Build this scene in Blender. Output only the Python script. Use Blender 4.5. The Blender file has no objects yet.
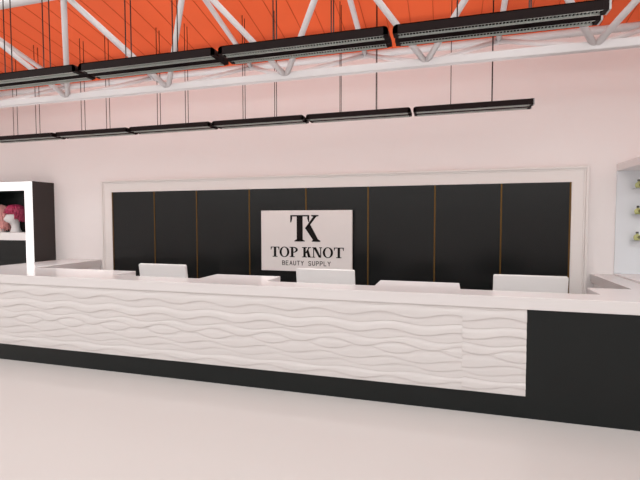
import bpy, bmesh, math, random
from mathutils import Vector, Matrix
random.seed(4)
S = bpy.context.scene
COL = S.collection
PI = math.pi

# ------------------------------------------------------------------ materials
def mat(name, col, rough=.5, spec=.5, metal=0, coat=0, emit=None, estr=0, var=.0, vscale=8, bump=0, bscale=200):
    m = bpy.data.materials.new(name); m.use_nodes = True
    nt = m.node_tree; b = nt.nodes['Principled BSDF']
    b.inputs['Base Color'].default_value = (*col, 1)
    b.inputs['Roughness'].default_value = rough
    b.inputs['Specular IOR Level'].default_value = spec
    b.inputs['Metallic'].default_value = metal
    b.inputs['Coat Weight'].default_value = coat
    b.inputs['Coat Roughness'].default_value = .06
    if emit:
        b.inputs['Emission Color'].default_value = (*emit, 1)
        b.inputs['Emission Strength'].default_value = estr
    tc = nt.nodes.new('ShaderNodeTexCoord')
    if var:
        n = nt.nodes.new('ShaderNodeTexNoise'); n.inputs['Scale'].default_value = vscale; n.inputs['Detail'].default_value = 4
        r = nt.nodes.new('ShaderNodeMapRange'); r.inputs['To Min'].default_value = 1 - var; r.inputs['To Max'].default_value = 1 + var
        mx = nt.nodes.new('ShaderNodeMix'); mx.data_type = 'RGBA'; mx.blend_type = 'MULTIPLY'; mx.inputs[0].default_value = 1
        nt.links.new(tc.outputs['Object'], n.inputs['Vector']); nt.links.new(n.outputs['Fac'], r.inputs['Value'])
        mx.inputs[6].default_value = (*col, 1); nt.links.new(r.outputs['Result'], mx.inputs[7])
        nt.links.new(mx.outputs[2], b.inputs['Base Color'])
    if bump:
        n = nt.nodes.new('ShaderNodeTexNoise'); n.inputs['Scale'].default_value = bscale
        bp = nt.nodes.new('ShaderNodeBump'); bp.inputs['Strength'].default_value = bump; bp.inputs['Distance'].default_value = .002
        nt.links.new(tc.outputs['Object'], n.inputs['Vector']); nt.links.new(n.outputs['Fac'], bp.inputs['Height'])
        nt.links.new(bp.outputs['Normal'], b.inputs['Normal'])
    return m

M = {
 'wall':   mat('wall_paint', (.84, .80, .793), .75, .2, var=.01, vscale=3, bump=.04),
 'floor':  mat('floor_resin', (.585, .545, .53), .32, .22, var=.012, vscale=1.5),
 'roof':   mat('orange_deck', (.86, .135, .040), .6, .2, var=.03, vscale=2),
 'seam':   mat('deck_seam', (.58, .085, .026), .7, .1, var=.02),
 'steel':  mat('white_steel', (.60, .575, .58), .5, .3, var=.012, vscale=6),
 'ctop':   mat('white_worktop', (.70, .665, .66), .12, .10, coat=0, var=.006, vscale=3),
 'wave':   mat('white_wave_panel', (.655, .62, .61), .45, .35, var=.008, vscale=6),
 'cab':    mat('white_laminate', (.85, .825, .825), .4, .4, var=.008, vscale=4),
 'black':  mat('black_laminate', (.007, .009, .009), .34, .28, var=.15, vscale=3),
 'panel':  mat('black_gloss_panel', (.005, .006, .006), .27, .30, var=.12, vscale=2),
 'gold':   mat('gold_strip', (.125, .068, .017), .5, .5, metal=.8, var=.06, vscale=5),
 'frame':  mat('white_moulding', (.79, .755, .735), .5, .3, var=.01, vscale=5),
 'lamp':   mat('lamp_housing', (.010, .0045, .0045), .5, .09, var=.1, vscale=4),
 'louver': mat('lamp_louver', (.62, .66, .63), .3, .5, metal=.5, var=.03),
 'led':    mat('lamp_diffuser', (.5, .53, .51), .4, .4, emit=(1, 1, .97), estr=.22, var=.02),
 'wire':   mat('steel_wire', (.018, .010, .009), .6, .12, metal=0, var=.1),
 'cap':    mat('grey_cap', (.42, .42, .42), .4, .4, var=.04),
 'sign':   mat('sign_board', (.76, .715, .70), .45, .3, var=.012, vscale=4),
 'ink':    mat('sign_ink', (.008, .006, .005), .5, .12, var=.1),
 'grey':   mat('sign_small_text', (.06, .05, .05), .5, .12, var=.05),
 'mon':    mat('monitor_shell', (.68, .665, .66), .4, .4, var=.01),
 'screen': mat('monitor_screen', (.02, .021, .024), .12, .5, var=.05),
 'umber':  mat('charcoal_side', (.040, .032, .030), .5, .3, var=.08, vscale=3),
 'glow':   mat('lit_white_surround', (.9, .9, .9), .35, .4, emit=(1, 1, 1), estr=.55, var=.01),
 'head':   mat('mannequin', (.72, .70, .70), .4, .4, var=.015),
 'wigm':   mat('magenta_hair', (.42, .035, .10), .38, .5, var=.25, vscale=40),
 'wigp':   mat('pink_hair', (.86, .40, .38), .38, .5, var=.18, vscale=40),
 'niche':  mat('display_back', (.75, .785, .82), .5, .3, var=.01, vscale=3),
 'bottle': mat('perfume_glass', (.50, .52, .20), .12, .6, coat=.5, var=.2, vscale=30),
 'liquid': mat('perfume_label', (.16, .15, .05), .3, .5, var=.1),
 'lid':    mat('bottle_cap', (.09, .09, .09), .3, .5, var=.1),
}
gm = bpy.data.materials.new('shelf_glass'); gm.use_nodes = True
gb = gm.node_tree.nodes['Principled BSDF']
gb.inputs['Base Color'].default_value = (.93, .97, .96, 1); gb.inputs['Roughness'].default_value = .02
gb.inputs['Transmission Weight'].default_value = 1; gb.inputs['IOR'].default_value = 1.3
M['glass'] = gm

# ------------------------------------------------------------------ helpers
class MB:
    def __init__(s): s.bm = bmesh.new()
    def box(s, x0, x1, y0, y1, z0, z1):
        v = [s.bm.verts.new((x, y, z)) for x in (x0, x1) for y in (y0, y1) for z in (z0, z1)]
        for f in ((0,1,3,2),(4,6,7,5),(0,4,5,1),(2,3,7,6),(0,2,6,4),(1,5,7,3)):
            s.bm.faces.new([v[i] for i in f])
        return s
    def tube(s, a, b, r, n=12, r2=None):
        a, b = Vector(a), Vector(b); d = (b - a).normalized()
        u = d.cross(Vector((0, 0, 1)) if abs(d.z) < .95 else Vector((1, 0, 0))).normalized(); w = d.cross(u)
        r2 = r if r2 is None else r2
        A = [s.bm.verts.new(a + (u*math.cos(t) + w*math.sin(t))*r) for t in (2*PI*i/n for i in range(n))]
        B = [s.bm.verts.new(b + (u*math.cos(t) + w*math.sin(t))*r2) for t in (2*PI*i/n for i in range(n))]
        for i in range(n):
            s.bm.faces.new((A[i], A[(i+1) % n], B[(i+1) % n], B[i])).smooth = True
        s.bm.faces.new(A[::-1]); s.bm.faces.new(B)
        return s
    def path(s, pts, rad, n=5):
        rings = []
        for i, p in enumerate(pts):
            p = Vector(p); q = Vector(pts[min(i+1, len(pts)-1)]) - Vector(pts[max(i-1, 0)]); q.normalize()
            u = q.cross(Vector((.31, .2, .93))).normalized(); w = q.cross(u)
            r = rad[i] if isinstance(rad, list) else rad
            rings.append([s.bm.verts.new(p + (u*math.cos(2*PI*k/n) + w*math.sin(2*PI*k/n))*r) for k in range(n)])
        for A, B in zip(rings, rings[1:]):
            for k in range(n): s.bm.faces.new((A[k], A[(k+1) % n], B[(k+1) % n], B[k])).smooth = True
        s.bm.faces.new(rings[0][::-1]); s.bm.faces.new(rings[-1])
        return s
    def prism(s, pts, axis, c0, c1):
        """extrude a 2-D outline. axis 'y': pts are (x,z); axis 'z': (x,y); axis 'x': (y,z)"""
        def P(p, c):
            return (p[0], c, p[1]) if axis == 'y' else (p[0], p[1], c) if axis == 'z' else (c, p[0], p[1])
        A = [s.bm.verts.new(P(p, c0)) for p in pts]; B = [s.bm.verts.new(P(p, c1)) for p in pts]; n = len(pts)
        for i in range(n): s.bm.faces.new((A[i], A[(i+1) % n], B[(i+1) % n], B[i]))
        s.bm.faces.new(A[::-1]); s.bm.faces.new(B)
        return s
    def rings(s, rs, smooth=True, cap=True):
        R = [[s.bm.verts.new(p) for p in r] for r in rs]; n = len(R[0])
        for A, B in zip(R, R[1:]):
            for k in range(n): s.bm.faces.new((A[k], A[(k+1) % n], B[(k+1) % n], B[k])).smooth = smooth
        if cap: s.bm.faces.new(R[0][::-1]); s.bm.faces.new(R[-1])
        return s
    def build(s, name, m, parent=None, bevel=0, seg=2, origin=None):
        bm = s.bm
        bmesh.ops.recalc_face_normals(bm, faces=bm.faces)
        if bevel:
            es = [e for e in bm.edges if len(e.link_faces) == 2 and e.calc_face_angle(0) > .6]
            bmesh.ops.bevel(bm, geom=es, offset=bevel, segments=seg, profile=.5, affect='EDGES', clamp_overlap=True)
        off = Vector((0, 0, 0))
        if parent is None:
            if origin is None:
                lo = [min(v.co[i] for v in bm.verts) for i in range(3)]; hi = [max(v.co[i] for v in bm.verts) for i in range(3)]
                origin = ((lo[0]+hi[0])/2, (lo[1]+hi[1])/2, lo[2])
            off = Vector(origin)
            bmesh.ops.translate(bm, verts=bm.verts, vec=-off)
        me = bpy.data.meshes.new(name); bm.to_mesh(me); bm.free()
        me.materials.append(m if not isinstance(m, str) else M[m])
        o = bpy.data.objects.new(name, me); COL.objects.link(o); o.location = off
        if parent is not None: o.parent = parent
        return o

def tag(o, label, cat, group=None):
    o['label'] = label; o['category'] = cat
    if group: o['group'] = group
    return o
def thing(name, loc, label, cat, group=None):
    o = bpy.data.objects.new(name, None); COL.objects.link(o); o.location = loc
    o.empty_display_size = .1
    return tag(o, label, cat, group)
def struct(o): o['kind'] = 'structure'; return o
def kids(o): return [c for c in bpy.data.objects if c.parent == o]
def dup(o, loc, label=None, parent=None):
    c = o.copy(); COL.objects.link(c)
    if parent is not None: c.parent = parent
    if loc is not None: c.location = loc
    if label: c['label'] = label
    for k in kids(o): dup(k, None, None, c)
    return c

# ------------------------------------------------------------------ room shell
YW = 5.90                          # back wall
XL, XR = -9.6, 5.0                 # side walls
YF = -3.6                          # unseen front wall behind the camera, kept low so daylight enters above
def zc(y): return 5.034 - .204*y   # sloped deck ceiling
struct(MB().box(XL-.2, XR+.2, YF-6, YW+.2, -.12, 0).build('floor', 'floor'))
struct(MB().box(XL-.2, XR+.2, YW, YW+.2, 0, zc(YW)).build('wall_back', 'wall'))
struct(MB().prism([(YF, 0), (YW, 0), (YW, zc(YW)), (YF, zc(YF))], 'x', XL-.2, XL).build('wall_left', 'wall'))
struct(MB().prism([(YF, 0), (YW, 0), (YW, zc(YW)), (YF, zc(YF))], 'x', XR, XR+.2).build('wall_right', 'wall'))
YR = 4.0                           # deck cut short here, open towards the camera to let daylight in
struct(MB().prism([(YR, zc(YR)), (YW+.2, zc(YW+.2)), (YW+.2, zc(YW+.2)+.12), (YR, zc(YR)+.12)], 'x', XL-.2, XR+.2).build('ceiling', 'roof'))
struct(MB().box(XL-.2, XR+.2, YF-.2, YF, 0, 3.0).build('wall_front', 'wall'))
n = 0
for yb in (-1.6, .6, 2.81):                       # steel purlins across the open roof
    n += 1
    struct(MB().box(XL, XR, yb-.05, yb+.05, zc(yb)-.02, zc(yb)+.12).build('trim_%d' % (n+1), 'steel'))
sm = MB()
x = -2.75 - .258*26
while x < XR - .05:
    if x > XL + .05:
        sm.prism([(YR, zc(YR)+.001), (YW, zc(YW)+.001), (YW, zc(YW)-.004), (YR, zc(YR)-.004)], 'x', x-.004, x+.004)
    x += .258
struct(sm.build('trim_1', 'seam'))

# ------------------------------------------------------------------ roof truss (triangular space truss along the back wall)
truss = thing('roof_truss', (-2.9, 4.4, 3.18), 'white tubular three-chord roof truss running under the orange deck', 'truss')
T0 = Vector(truss.location)
def tb(name, a, b, r):
    MB().tube(Vector(a)-T0, Vector(b)-T0, r, 14).build(name, 'steel', truss)
A = lambda k: (1.222 + 1.43*k, 4.40, 3.185)
B = lambda k: (.507 + 1.43*k, 5.10, 3.58)
C = lambda k: (.493 + 1.405*k, 3.62, 3.95)
xa, xb = XL, XR
MB().box(xa-T0.x, xb-T0.x, -.034, .034, 3.185-.038-T0.z, 3.185+.038-T0.z).build('bottom_chord', 'steel', truss, bevel=.008)
tb('rear_chord', (xa, 5.10, 3.58), (xb, 5.10, 3.58), .040)
tb('front_chord', (xa, 3.62, 3.95), (xb, 3.62, 3.95), .042)
for k in range(-6, 2):
    if k > -6: 
        tb('web_member', A(k-1), C(k), .029)
        tb('web_member', A(k-1), B(k), .024)
    tb('web_member', A(k), C(k), .029)
    tb('web_member', A(k), B(k), .024)
    tb('cross_member', B(k), C(k), .028)

FILLW = 4.5  # power of the added worktop fills
UPW = 3.0                          # power of the added fills that brighten the deck
def lamp(name, loc, rot, sx, sy, power, col=(1, 1, 1)):  # area light, used only for the added fills
    l = bpy.data.lights.new(name, 'AREA'); l.shape = 'RECTANGLE'; l.size = sx; l.size_y = sy; l.energy = power; l.color = col
    o = bpy.data.objects.new(name, l); COL.objects.link(o); o.location = loc; o.rotation_euler = rot
    return o

# ------------------------------------------------------------------ pendant lamps (twin bars)
LL, PITCH, X0 = 1.145, 1.172, -1.517
HB, WB = .056, .070
def make_lamp(first, label, group, loc, endcap=False):
    t = thing('linear_pendant_light', loc, label, 'pendant light', group)
    x, y, z = loc                          # origin: middle of the pair, underside
    for dy in (-.065, .065):
        m = MB()
        r = .026
        # side outline with rounded upper corners, open channel below
        def outline(a, b, top, rr):
            o = [(a, .004), (b, .004)]
            for i in range(5):
                q = PI/2*i/4; o.append((b - rr + rr*math.cos(q), top - rr + rr*math.sin(q)))
            for i in range(5):
                q = PI/2 + PI/2*i/4; o.append((a + rr + rr*math.cos(q), top - rr + rr*math.sin(q)))
            return o
        h = LL/2
        m.prism(outline(-h, h, HB, r), 'y', dy-WB/2, dy-WB/2+.005)
        m.prism(outline(-h, h, HB, r), 'y', dy+WB/2-.005, dy+WB/2)
        m.box(-h+r, h-r, dy-WB/2, dy+WB/2, HB-.006, HB)
        # rounded end blocks
        for s in (-1, 1):
            o = [(s*(h-.03), .0)]
            o.append((s*h, .006))
            for i in range(5):
                q = PI/2*i/4; o.append((s*(h - r + r*math.cos(q)), HB - r + r*math.sin(q)))
            o.append((s*(h-.03), HB))
            m.prism(o, 'y', dy-WB/2, dy+WB/2)
        # thin lips
        for s in (-1, 1):
            m.box(-h+.03, h-.03, dy+s*WB/2-.003, dy+s*WB/2+.003, 0, .007)
        hb = m.build('housing', 'lamp', t)
        MB().box(-h+.03, h-.03, dy-WB/2+.005, dy+WB/2-.005, .022, .026).build('diffuser', 'led', hb)
        lv = MB()
        n = 58
        for i in range(n):
            xx = -h + .04 + (2*h-.08)*i/(n-1)
            lv.box(xx-.0012, xx+.0012, dy-WB/2+.005, dy+WB/2-.005, .004, .021)
        for yy in (dy-WB/2+.007, dy+WB/2-.007):
            lv.box(-h+.03, h-.03, yy-.004, yy+.004, .0, .010)
        lv.build('louver', 'louver', hb)
    for xx in (-.20, .20):
        MB().box(xx-.02, xx+.02, -.0299, .0299, HB-.018, HB-.006).build('bracket', 'lamp', t)
    for xx in (-.20, .20):
        for dy in (-.03, .03):
            w = MB().tube((xx, dy, HB-.012), (xx, dy, zc(y+dy)-z), .0042, 6)
            o = w.build('suspension_wire', 'wire', t)
    if endcap: add_caps(t)
    return t
def add_caps(t):
    for dy in (-.065, .065):
        MB().box(LL/2-.03, LL/2-.0041, dy-WB/2-.001, dy+WB/2+.001, -.001, HB+.001).build('end_block', 'lamp', t)
        MB().box(LL/2-.004, LL/2+.006, dy-WB/2-.002, dy+WB/2+.002, -.002, HB+.002).build('end_cap', 'cap', t)
FZ = 2.795
front_lab = ['long black twin-bar pendant light in the near row, leftmost, cut by the left edge',
             'long black twin-bar pendant light in the near row, above the far left black panels',
             'long black twin-bar pendant light in the near row, directly above the white sign',
             'long black twin-bar pendant light in the near row, right end one with grey caps']
back_lab = ['small dark pendant light in the far row, leftmost, cut by the left edge',
            'small dark pendant light in the far row, second from the left edge',
            'small dark pendant light in the far row, third from the left, above the leftmost monitor',
            'small dark pendant light in the far row, directly left of the one above the sign',
            'small dark pendant light in the far row, above the white sign and its right side',
            'small dark pendant light in the far row, rightmost with grey end caps']
for row, (yy, ks, labs, grp) in enumerate(((2.810, (-2, -1, 0, 1), front_lab, 'near row of twin-bar pendant lights'),
                                           (4.800, (-4, -3, -2, -1, 0, 1), back_lab, 'far row of twin-bar pendant lights'))):
    first = None
    for k, lab in zip(ks, labs):
        loc = (X0 + PITCH*k + LL/2 + (.02 if row == 0 else 0), yy, FZ)
        if first is None: first = make_lamp(True, lab, grp, loc); o = first
        else: o = dup(first, loc, lab)
        if k == 1: add_caps(o)
        up = lamp('deck_fill', (loc[0], loc[1], FZ+HB+.004), (PI, 0, 0), LL-.1, .16, UPW)  # added upward fill for the deck, no part of the pendant
        if row == 1:                       # added fill hidden between the far bars, brightens the worktop
            dn = lamp('worktop_fill', (loc[0], loc[1], FZ+HB-.006), (0, 0, 0), LL-.1, .05, FILLW); dn.data.spread = math.radians(70)

# ------------------------------------------------------------------ feature wall: black panels, gold strips, white frame
SX = [-5.165, -4.382, -3.636, -2.765, -1.897, -1.018, -.147, .651, 1.417]
ZT = 2.126
fw = thing('panelled_feature_wall', ((SX[0]+SX[-1])/2, YW-.015, 0), 'glossy black wall panelling divided by thin gold strips behind the counter', 'wall panelling')
F0 = Vector(fw.location)
for a, b in zip(SX, SX[1:]):
    MB().box(a+.006-F0.x, b-.006-F0.x, -.012, .0149, .0, ZT).build('black_panel', 'panel', fw)
for i, a in enumerate(SX):
    w = .009
    MB().box(a-w-F0.x, a+w-F0.x, -.017, .0149, .0, ZT).build('gold_strip', 'gold', fw)
fx0, fx1, fz1 = -5.365, 1.606, 2.314
fr = thing('wall_frame', ((fx0+fx1)/2, YW, 0), 'wide white moulded frame around the black wall panelling', 'frame')
def u_frame(x0, x1, z1, x2, x3, z2, y0, y1):
    dx = (fx0+fx1)/2
    p = [(x0, 0), (x0, z1), (x1, z1), (x1, 0), (x3, 0), (x3, z2), (x2, z2), (x2, 0)]
    return MB().prism([(q[0]-dx, q[1]) for q in p], 'y', y0, y1)
u_frame(fx0+.05, fx1-.05, fz1-.05, SX[0]-.010, SX[-1]+.010, ZT, -.040, 0).build('flat_casing', 'frame', fr, bevel=.004)
u_frame(fx0, fx1, fz1, fx0+.032, fx1-.032, fz1-.032, -.062, 0).build('outer_moulding', 'frame', fr, bevel=.008)
u_frame(fx0+.032, fx1-.032, fz1-.032, fx0+.052, fx1-.052, fz1-.052, -.050, 0).build('inner_bead', 'frame', fr, bevel=.006)

# ------------------------------------------------------------------ sign
YS = 5.80
sx0, sx1, sz0, sz1 = -2.549, -1.222, .960, 1.812
sg = thing('wall_sign', ((sx0+sx1)/2, YS, sz0), 'white rectangular wall sign with black TK monogram and TOP KNOT lettering', 'sign')
W2 = (sx1-sx0)/2; HS = sz1-sz0
MB().box(-W2, W2, 0, .045, 0, HS).build('board', 'sign', sg, bevel=.003)
for s in (-1, 1):
    for zz in (.15, HS-.15):
        MB().tube((s*(W2-.15), .045, zz), (s*(W2-.15), YW-.027-YS, zz), .018).build('standoff', 'cap', sg)
PX = 2*W2/91.8                              # metres per photo pixel on the board
def S2(px, py): return ((px-259.7)*PX - W2, HS - (py-210.6)*PX)
def poly(m, pts, y0=-.005): m.prism([S2(*p) for p in pts], 'y', y0, .001)
mg = MB()
# T of the monogram (photo pixel coordinates on the board plane)
poly(mg, [(290.4,215.2),(309.6,215.2),(309.6,216.5),(290.4,216.5)])
poly(mg, [(290.4,215.2),(291.9,215.2),(292.3,218.2),(291.3,222.2),(290.4,222.2)])
poly(mg, [(308.3,215.4),(309.6,215.2),(309.6,222.0),(308.9,222.0),(307.6,218.2)])
poly(mg, [(297.0,216),(303.0,216),(303.0,239.4),(297.0,239.4)])
poly(mg, [(294.6,240.6),(294.6,239.8),(297.3,238.4),(302.2,238.4),(305.0,239.8),(305.0,240.6)])
# K: thin arm, thick leg
poly(mg, [(311.6,215.2),(318.9,215.2),(318.9,216.2),(316.6,216.8),(308.2,227.6),(305.6,227.6),(313.6,216.8),(311.6,216.2)])
poly(mg, [(305.4,227.6),(310.4,224.0),(318.4,238.4),(320.6,239.6),(320.6,240.7),(312.2,240.7),(312.2,239.8),(313.4,239.0)])
mg.build('monogram', 'ink', sg)
def letter(m, ch, x0, x1, y0, y1):
    """didone capital between x0..x1, y0 (top)..y1 (bottom), photo pixels"""
    h = y1-y0; w = x1-x0; t = h*.23; h1 = h*.075; sf = h*.14
    def st(xc, wd, a=y0, b=y1): poly(m, [(xc-wd/2, a), (xc+wd/2, a), (xc+wd/2, b), (xc-wd/2, b)])
    def sr(xc, y, wd, up):  # serif
        d = h1 if not up else -h1
        poly(m, [(xc-wd/2, y), (xc+wd/2, y), (xc+wd/2, y+d), (xc-wd/2, y+d)])
    if ch == 'T':
        c = (x0+x1)/2; st(c, t); sr(c, y1, t+2*sf, True)
        poly(m, [(x0, y0), (x1, y0), (x1, y0+h1), (x0, y0+h1)])
        poly(m, [(x0, y0), (x0+sf, y0), (x0+sf*.3, y0+h*.30), (x0, y0+h*.30)])
        poly(m, [(x1, y0), (x1, y0+h*.30), (x1-sf*.3, y0+h*.30), (x1-sf, y0)])
    elif ch == 'O':
        n = 28; c = ((x0+x1)/2, (y0+y1)/2)
        for i in range(n):
            q0, q1 = 2*PI*i/n, 2*PI*(i+1)/n
            E = lambda q, a, b: (c[0]+a*math.cos(q), c[1]+b*math.sin(q))
            a, b, a2, b2 = w/2, h*.52, w/2-t*.95, h*.52-h1*.9
            poly(m, [E(q0, a, b), E(q1, a, b), E(q1, a2, b2), E(q0, a2, b2)])
    elif ch == 'P':
        xs = x0+sf+t/2; st(xs, t); sr(xs, y1, t+2*sf, True); sr(xs-sf/2, y0, t+sf, False)
        n = 14; cx = xs+t/2; cy = y0+h*.28
        for i in range(n):
            q0, q1 = -PI/2+PI*i/n, -PI/2+PI*(i+1)/n
            E = lambda q, a, b: (cx+a*math.cos(q), cy+b*math.sin(q))
            a, b = x1-cx, h*.28
            poly(m, [E(q0, a, b), E(q1, a, b), E(q1, a-t*.9, b-h1), E(q0, a-t*.9, b-h1)])
    elif ch == 'K':
        xs = x0+sf+t/2; st(xs, t); sr(xs, y1, t+2*sf, True); sr(xs, y0, t+2*sf, False)
        xk = xs+t/2
        poly(m, [(x1-sf*1.4, y0), (x1-sf*.6, y0), (xk+h1, y0+h*.60), (xk, y0+h*.60), (xk, y0+h*.52)])
        sr(x1-sf, y0, sf*2.2, False)
        poly(m, [(xk+h*.10, y0+h*.44), (xk+h*.30, y0+h*.30), (x1-sf*.2, y1), (x1-sf*.2-t*1.1, y1)])
        sr(x1-sf*.8, y1, sf*2.6, True)
    elif ch == 'N':
        a, b = x0+sf, x1-sf
        st(a, h1*1.1); st(b, h1*1.1); sr(a, y1, 2*sf, True); sr(b, y0, 2*sf, False); sr(a-sf*.2, y0, sf*1.4, False)
        poly(m, [(a-h1*.6, y0), (a+t*1.05, y0), (b+h1*.6, y1), (b-t*.75, y1)])
for ch, a, b in (('T',270.2,279.0),('O',279.4,289.4),('P',290.0,298.2),('K',302.6,311.4),('N',312.9,322.6),('O',323.4,333.4),('T',334.4,343.8)):
    tk = MB(); letter(tk, ch, a-.3, b-.2, 246.0, 255.9); tk.build('letter', 'ink', sg)
# tagline: light sans capitals from strokes
SEG = {'B':[[(0,0),(0,1)],[(0,0),(.55,0),(.75,.12),(.75,.36),(.55,.48),(0,.48)],[(.55,.48),(.82,.6),(.82,.88),(.6,1),(0,1)]],
       'E':[[(.75,0),(0,0),(0,1),(.75,1)],[(0,.48),(.62,.48)]],
       'A':[[(0,1),(.42,0),(.84,1)],[(.16,.66),(.68,.66)]],
       'U':[[(0,0),(0,.72),(.16,.94),(.4,1),(.64,.94),(.8,.72),(.8,0)]],
       'T':[[(0,0),(.84,0)],[(.42,0),(.42,1)]],
       'Y':[[(0,0),(.42,.5),(.84,0)],[(.42,.5),(.42,1)]],
       'S':[[(.76,.14),(.56,0),(.22,0),(.04,.14),(.04,.34),(.2,.46),(.6,.54),(.76,.68),(.76,.86),(.58,1),(.2,1),(0,.86)]],
       'P':[[(0,1),(0,0),(.56,0),(.78,.14),(.78,.4),(.56,.54),(0,.54)]],
       'L':[[(0,0),(0,1),(.7,1)]]}
def stroke(m, p, q, w):
    d = Vector((q[0]-p[0], q[1]-p[1])); d.normalize(); n = Vector((-d.y, d.x))*w/2; e = d*w*.4
    poly(m, [(p[0]-e.x+n.x, p[1]-e.y+n.y), (q[0]+e.x+n.x, q[1]+e.y+n.y), (q[0]+e.x-n.x, q[1]+e.y-n.y), (p[0]-e.x-n.x, p[1]-e.y-n.y)], -.003)
word = 'BEAUTY SUPPLY'; px = 282.0; hgt = 3.9; y0 = 259.7
adv = (331.4-282.4)/(len(word)-.25)
for ch in word:
    if ch != ' ':
        tg = MB()
        for line in SEG[ch]:
            P = [(px + a*hgt*.62/.84, y0 + b*hgt) for a, b in line]
            for p, q in zip(P, P[1:]): stroke(tg, p, q, .62)
        tg.build('small_letter', 'grey', sg)
    px += adv

# ------------------------------------------------------------------ counter
HT, HF, YC = 1.032, .929, 3.972
LB = [-6.12, -5.46]
wt = MB().prism([(-6.12, 3.955), (2.0, 3.955), (2.0, 4.70), (1.895, 4.70), (1.895, YW-.001), (1.66, YW-.001), (1.66, 4.685), (1.285, 4.685), (1.285, 4.28),
                 (.133, 4.28), (.133, 4.685), (-.675, 4.685), (-.675, 4.28), (-1.825, 4.28), (-1.825, 4.685), (-2.635, 4.685), (-2.635, 4.28),
                 (-3.79, 4.28), (-3.79, 4.685), (-5.435, 4.685), (-5.435, YW-.001), (-6.12, YW-.001)], 'z', HF, HT)
tag(wt.build('worktop', 'ctop', bevel=.004), 'long glossy white U-shaped counter worktop with notched rear edge', 'worktop')

ct = thing('reception_counter', (-2.06, 4.1, 0), 'long black reception counter clad in white wavy relief panels', 'counter')
K0 = Vector(ct.location)
MB().box(-6.10-K0.x, 1.975-K0.x, YC-K0.y, 4.0-K0.y, 0, HF).build('front_panel', 'black', ct, bevel=.002)
MB().box(-6.10-K0.x, 1.975-K0.x, 4.001-K0.y, 4.25-K0.y, 0, HF).build('carcass', 'cab', ct)
for a, b in ((-5.45, -3.81), (-2.615, -1.845), (-.655, .113), (1.305, 1.66)):
    MB().box(a-K0.x, b-K0.x, 4.251-K0.y, 4.655-K0.y, .06, HF).build('cabinet_body', 'cab', ct)

ZB0, ZB1 = .192, HF
def wave_panel(x0, x1, shift):
    H = ZB1-ZB0; L = .612
    #        base from top, amplitude, phase, strength
    CR = [(.015, .018, 2.6, .7), (.135, .030, 0.0, 1.0), (.235, .018, .9, .45), (.345, .030, .75, 1.0), (.430, .022, 2.4, .55),
          (.515, .036, 1.35, .9), (.580, .036, 1.35+PI, .9), (.690, .026, .5, .8), (.775, .024, 1.8, .6), (.850, .014, 2.9, .4), (.935, .026, 1.0, 1.0)]
    n = max(8, int((x1-x0)/.0125))
    bm = bmesh.new()
    cols = []
    for i in range(n+1):
        x = x0+(x1-x0)*i/n
        zs = []
        for (b, a, ph, s) in CR:
            f = b - a*math.cos(2*PI*(x+3.014+shift)/L - ph)
            zs.append(f)
        for j in range(1, len(zs)): zs[j] = max(zs[j], zs[j-1]+.010)
        zs = [min(max(q, 0), 1) for q in zs]
        edges = [0.0]+zs+[1.0]                       # from top to bottom
        col = []
        for j in range(len(edges)-1):
            t0, t1 = edges[j], edges[j+1]; wd = t1-t0
            s_in = CR[j][3] if j < len(CR) else .5   # strength of the step at the bottom of this strip
            amp = .013*s_in*min(1, wd/.075)
            strip = []
            for q in range(7):
                t = (0, .08, .2, .34, .5, .72, 1)[q]
                u = min(1, t/.5); d = amp*(u*u*(3-2*u))*.8 + amp*.2*t
                strip.append((x, -d, ZB1-(t0+wd*t)*H))
            col.append(strip)
        cols.append(col)
    back = -.001
    for j in range(len(cols[0])):
        V = [[bm.verts.new((c[j][q][0]-K0.x, YC-.0012+c[j][q][1]-K0.y, c[j][q][2])) for q in range(7)] for c in cols]
        for a, b in zip(V, V[1:]):
            for q in range(6): bm.faces.new((a[q], a[q+1], b[q+1], b[q])).smooth = True
        # underside step back to the base plane
        W = [(bm.verts.new(c[6].co), bm.verts.new((c[6].co.x, YC-.0012-K0.y, c[6].co.z-.0015))) for c in V]
        for a, b in zip(W, W[1:]): bm.faces.new((a[0], a[1], b[1], b[0])).smooth = True
    # end faces and back
    for col, xx in ((cols[0], x0), (cols[-1], x1)):
        pts = [(xx-K0.x, YC-.0012+s[q][1]-K0.y, s[q][2]) for s in col for q in range(7)]
        ring = [bm.verts.new(p) for p in pts]
        b0 = bm.verts.new((xx-K0.x, YC-.0003-K0.y, ZB0)); b1 = bm.verts.new((xx-K0.x, YC-.0003-K0.y, ZB1))
        bm.faces.new(ring+[b0, b1])
    q = [bm.verts.new((xx-K0.x, YC-.0003-K0.y, zz)) for xx, zz in ((x0, ZB0), (x1, ZB0), (x1, ZB1), (x0, ZB1))]
    bm.faces.new(q)
    me = bpy.data.meshes.new('wave_panel'); bm.to_mesh(me); bm.free(); me.materials.append(M['wave'])
    o = bpy.data.objects.new('wave_panel', me); COL.objects.link(o); o.parent = ct
xs = [-6.10, -4.75, -3.53, -2.31, -1.09, .142]
for a, b in zip(xs, xs[1:]): wave_panel(a, b, 0)
wave_panel(.1421, .655, .20)

sc = thing('side_counter', (-5.79, 5.3, 0), 'white side counter carrying the left arm of the worktop', 'counter')
MB().box(-.31, .335, -1.045, .58, .08, HF).build('body', 'cab', sc)
MB().box(-.29, .29, -1.045, .56, 0, .079).build('plinth', 'black', sc)
sc2 = thing('side_counter', (1.815, 5.3, 0), 'narrow white side counter carrying the right arm of the worktop', 'counter')
MB().box(-.125, .075, -1.045, .58, .08, HF).build('body', 'cab', sc2)
MB().box(-.105, .06, -1.045, .56, 0, .079).build('plinth', 'black', sc2)

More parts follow.
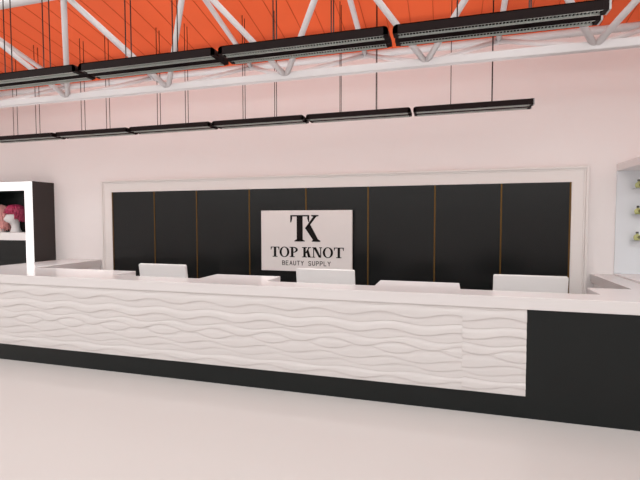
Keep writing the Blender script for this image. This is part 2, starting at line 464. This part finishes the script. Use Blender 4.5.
# ------------------------------------------------------------------ cashier desks and monitors in the notches
def rrect(w, h, r, n=5):
    o = []
    for cx, cz, a0 in ((w/2-r, h-r, 0), (-w/2+r, h-r, PI/2), (-w/2+r, r, PI), (w/2-r, r, 3*PI/2)):
        for i in range(n+1):
            q = a0+PI/2*i/n; o.append((cx+r*math.cos(q), cz+r*math.sin(q)))
    return o
desk_x = (-3.2125, -1.25, .709); mon_x = (-3.275, -1.247, .766)
dl = ('white cashier desk behind the left notch of the worktop', 'white cashier desk behind the middle notch below the sign', 'white cashier desk behind the right notch of the worktop')
ml = ('white monitor seen from behind, leftmost, standing left of the sign', 'white monitor seen from behind, overlapping the lower right of the sign', 'white monitor seen from behind, rightmost, by the right end of the black panelling')
d0 = thing('cashier_desk', (desk_x[0], 4.55, 0), dl[0], 'desk', 'cashier desks behind the counter')
MB().box(-.565, .565, -.29, .29, .715, .745).build('desktop', 'cab', d0, bevel=.003)
for s in (-1, 1): MB().box(s*.545-.012, s*.545+.012, -.27, .27, 0, .714).build('side_panel', 'cab', d0)
MB().box(-.53, .53, -.27, -.25, .3, .714).build('back_panel', 'cab', d0)
m0 = thing('monitor', (mon_x[0], 4.56, .745), ml[0], 'monitor', 'white monitors on the cashier desks')
Rt = Matrix.Rotation(math.radians(9), 4, 'X')
def tilt(mb):
    bmesh.ops.transform(mb.bm, matrix=Matrix.Translation((0, .015, .035)) @ Rt, verts=mb.bm.verts); return mb
mw, mh = .648, .374
tilt(MB().prism(rrect(mw, mh, .016), 'y', -.018, .018)).build('shell', 'mon', m0, bevel=.003)
tilt(MB().prism([(a, b+.012) for a, b in rrect(mw-.03, mh-.03, .006)], 'y', .0182, .0205)).build('screen', 'screen', m0)
MB().box(-.04, .04, .0, .06, .012, .10).build('neck', 'mon', m0, bevel=.005)
MB().prism([(x, y+.04-.09) for x, y in rrect(.26, .18, .03)], 'z', 0, .012).build('foot', 'mon', m0)
for i in (1, 2):
    dup(d0, (desk_x[i], 4.55, 0), dl[i]); dup(m0, (mon_x[i], 4.56, .745), ml[i])

# ------------------------------------------------------------------ left display tower with wigs
tx1, ty0, tz1 = -6.375, 5.475, 2.306
tw = 1.34; tx0 = tx1-tw
tower = thing('display_cabinet', ((tx0+tx1)/2, ty0, 0), 'tall charcoal display cabinet with bright white surround, left of the panelling', 'cabinet')
h = tw/2; D = YW-ty0
shell = MB()
shell.box(-h, -h+.02, .02, D, 0, tz1); shell.box(h-.02, h, .02, D, 0, tz1); shell.box(-h+.02, h-.02, .02, D, tz1-.02, tz1)
shell.build('side_shell', 'umber', tower)
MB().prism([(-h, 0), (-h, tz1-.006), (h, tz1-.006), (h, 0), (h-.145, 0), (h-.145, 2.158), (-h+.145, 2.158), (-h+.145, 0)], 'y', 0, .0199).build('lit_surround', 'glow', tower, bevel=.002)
MB().box(-h+.021, h-.021, D-.02, D-.001, 0, tz1-.021).build('back_panel', 'black', tower)
MB().box(-h+.10, h-.10, .021, .05, 0, 1.352).build('lower_panel', 'black', tower)
for s in (-1, 1): MB().box(s*(h-.12)-.02, s*(h-.12)+.02, .021, D-.021, 1.478, 2.20).build('inner_side', 'black', tower)
MB().box(-h+.141, h-.141, .022, D-.022, 2.16, 2.20).build('niche_top', 'black', tower)
MB().box(-h+.022, h-.022, .021, D-.022, 1.353, 1.477).build('shelf', 'cab', tower)
sp = MB().tube((.34, .17, 2.158), (.34, .17, 2.125), .022).build('spotlight', 'lamp', tower)

def head_mesh(face):
    prof = [  # z, half width, half depth, forward offset
        (0, .085, .070, .0), (.012, .085, .07, .0), (.035, .066, .058, 0), (.065, .050, .052, .0), (.10, .048, .052, .002), (.125, .050, .060, .012), (.14, .056, .075, .024),
        (.16, .064, .086, .026), (.185, .070, .092, .022), (.21, .074, .095, .016), (.235, .077, .097, .010), (.26, .077, .097, .004), (.285, .072, .092, 0), (.31, .058, .076, -.002), (.328, .036, .05, -.003), (.336, .012, .018, -.003)]
    rs = []
    N = 32
    for z, a, b, f in prof:
        r = []
        for i in range(N):
            q = 2*PI*i/N; x = a*math.cos(q); y = b*math.sin(q)+f
            fr = max(0, math.sin(q))**10                      # front of the face
            if .155 <= z <= .225: y += fr*max(0, .026*(1-abs(z-.182)/.04))   # nose
            if .215 <= z <= .24:                               # eye sockets
                e = math.exp(-((abs(math.cos(q))-.42)/.16)**2) if math.sin(q) > 0 else 0
                y -= .010*e
            if .14 <= z <= .165: y += fr*.006                  # lips and chin
            if .17 <= z <= .22 and abs(math.sin(q)) < .2: x *= 1.10   # ears
            r.append(Vector((x, y, z)))
        rs.append([Matrix.Rotation(face, 3, 'Z') @ p for p in r])
    return rs
def wig_mesh(kind, face):
    m = MB()
    R = Matrix.Rotation(face, 3, 'Z')
    rs = []
    for i in range(9):                                          # cap over the skull
        t = i/8; z = .245+.128*math.sin(t*PI/2); k = math.cos(t*PI/2)*.97+.03
        rs.append([R @ Vector((.092*k*math.cos(q), .112*k*math.sin(q)-.004, z)) for q in (2*PI*j/28 for j in range(28))])
    m.rings(rs)
    rnd = random.Random(7 if kind == 'bob' else 9)
    n = 120
    for i in range(n):
        q = 2*PI*(i+.5*rnd.random())/n
        front = math.sin(q) > .30; side = math.sin(q) > -.1
        low = (.262+.014*rnd.random()) if front else (.17+.03*rnd.random()) if side and kind == 'bob' else (.135+.03*rnd.random() if kind == 'bob' else .02+.04*rnd.random())
        pts = []; rad = []
        ph = rnd.random()*6; K = 9
        for j in range(K):
            t = j/(K-1)
            if t < .35:
                u = t/.35; k = .12+.92*math.sin(u*PI/2); z = .374-.105*(1-math.cos(u*PI/2))
            else:
                u = (t-.35)/.65; k = 1+(.14 if kind == 'bob' else .16)*math.sin(u*PI*.8); z = .269+(low-.269)*u
            wob = .008*math.sin(7*t+ph)
            pts.append(R @ Vector(((.094*k+wob)*math.cos(q), (.115*k+wob)*math.sin(q)-.004, z)))
            rad.append(.0105*(1-.45*t)*(1+.2*math.sin(9*t+ph)))
        m.path(pts, rad, 5)
    return m
def wig_head(x, y, face, kind, label, mt):
    t = thing('wig_mannequin', (x, y, 1.478), label, 'mannequin head', 'wig heads on the display shelf')
    for mb, nm, mm in ((MB().rings(head_mesh(face)), 'head', 'head'), (wig_mesh(kind, face), 'wig', mt)):
        bmesh.ops.scale(mb.bm, verts=mb.bm.verts, vec=(1.22, 1.22, 1.22)); mb.build(nm, mm, t)
    return t
wig_head(-6.985, 5.69, math.radians(150), 'bob', 'white mannequin head wearing a short magenta wig in the display niche', 'wigm')
wig_head(-7.33, 5.68, math.radians(165), 'long', 'white mannequin head wearing a long pale pink wig, at the left edge', 'wigp')

# ------------------------------------------------------------------ right display unit with perfume bottles
ux0, ux1, uy0 = 1.900, 3.25, 4.85
un = thing('display_unit', ((ux0+ux1)/2, uy0, 0), 'white open display unit in the right corner with canopy and glass shelves', 'display unit')
hx = (ux1-ux0)/2; UD = YW-uy0
MB().box(-hx, hx, .02, UD-.0005, 0, 1.045).build('base_cabinet', 'cab', un)
MB().box(-hx, hx, UD-.02, UD-.0005, 1.046, 2.243).build('back_panel', 'niche', un)
MB().box(hx-.03, hx, .02, UD-.021, 1.046, 2.243).build('side_panel', 'cab', un)
MB().box(-hx, hx, 0, UD-.0005, 2.244, 2.325).build('canopy', 'cab', un, bevel=.003)
shz = (2.035, 1.738, 1.442)
for z in shz:
    MB().box(-hx+.15, hx-.031, UD-.17, UD-.0205, z-.008, z).build('glass_shelf', 'glass', un)
def bottle(loc, label):
    t = thing('perfume_bottle', loc, label, 'bottle', 'perfume bottles on the glass shelves')
    N = 20; pr = [(0, .024), (.004, .030), (.02, .035), (.036, .037), (.052, .031), (.063, .018), (.069, .012), (.076, .012)]
    MB().rings([[(r*math.cos(2*PI*i/N), r*.55*math.sin(2*PI*i/N), z) for i in range(N)] for z, r in pr]).build('flask', 'bottle', t)
    MB().rings([[(r*math.cos(2*PI*i/N), r*math.sin(2*PI*i/N), z) for i in range(N)] for z, r in ((.076, .015), (.094, .015), (.097, .012))], smooth=False).build('cap', 'lid', t)
    MB().prism([(.010+.015*math.cos(2*PI*i/14), .034+.017*math.sin(2*PI*i/14)) for i in range(14)], 'y', -.0245, -.010).build('label', 'liquid', t)
    return t
bl = ('small yellow-green perfume bottle on the top glass shelf at right', 'small yellow-green perfume bottle on the middle glass shelf at right', 'small yellow-green perfume bottle on the lowest glass shelf at right')
b0 = bottle((2.09, 5.80, shz[0]+.001), bl[0])
for z, l in zip(shz[1:], bl[1:]): dup(b0, (2.09, 5.80, z+.001), l)

# ------------------------------------------------------------------ light: daylight through the open roof and above the front wall
w = bpy.data.worlds.new('daylight'); S.world = w; w.use_nodes = True
bg = w.node_tree.nodes['Background']; bg.inputs[0].default_value = (1, .985, .965, 1); bg.inputs[1].default_value = 2.0
S.view_settings.view_transform = 'Standard'; S.view_settings.look = 'None'
S.view_settings.exposure = 0; S.view_settings.gamma = 1; S.view_settings.use_curve_mapping = False

# ------------------------------------------------------------------ camera
cd = bpy.data.cameras.new('camera'); cam = bpy.data.objects.new('camera', cd); COL.objects.link(cam); S.camera = cam
cd.sensor_fit = 'HORIZONTAL'; cd.sensor_width = 36; cd.lens = 36*438.4/640
yaw, pitch, roll = .280747, -.046044, -.001336
F = Vector((-math.sin(yaw)*math.cos(pitch), math.cos(yaw)*math.cos(pitch), math.sin(pitch)))
Rv = Vector((math.cos(yaw), math.sin(yaw), 0)); U = Rv.cross(F)
R2 = math.cos(roll)*Rv + math.sin(roll)*U; U2 = -math.sin(roll)*Rv + math.cos(roll)*U
m4 = Matrix((R2, U2, -F)).transposed().to_4x4(); m4.translation = (0, 0, 1.68)
cam.matrix_world = m4
cd.clip_start = .05
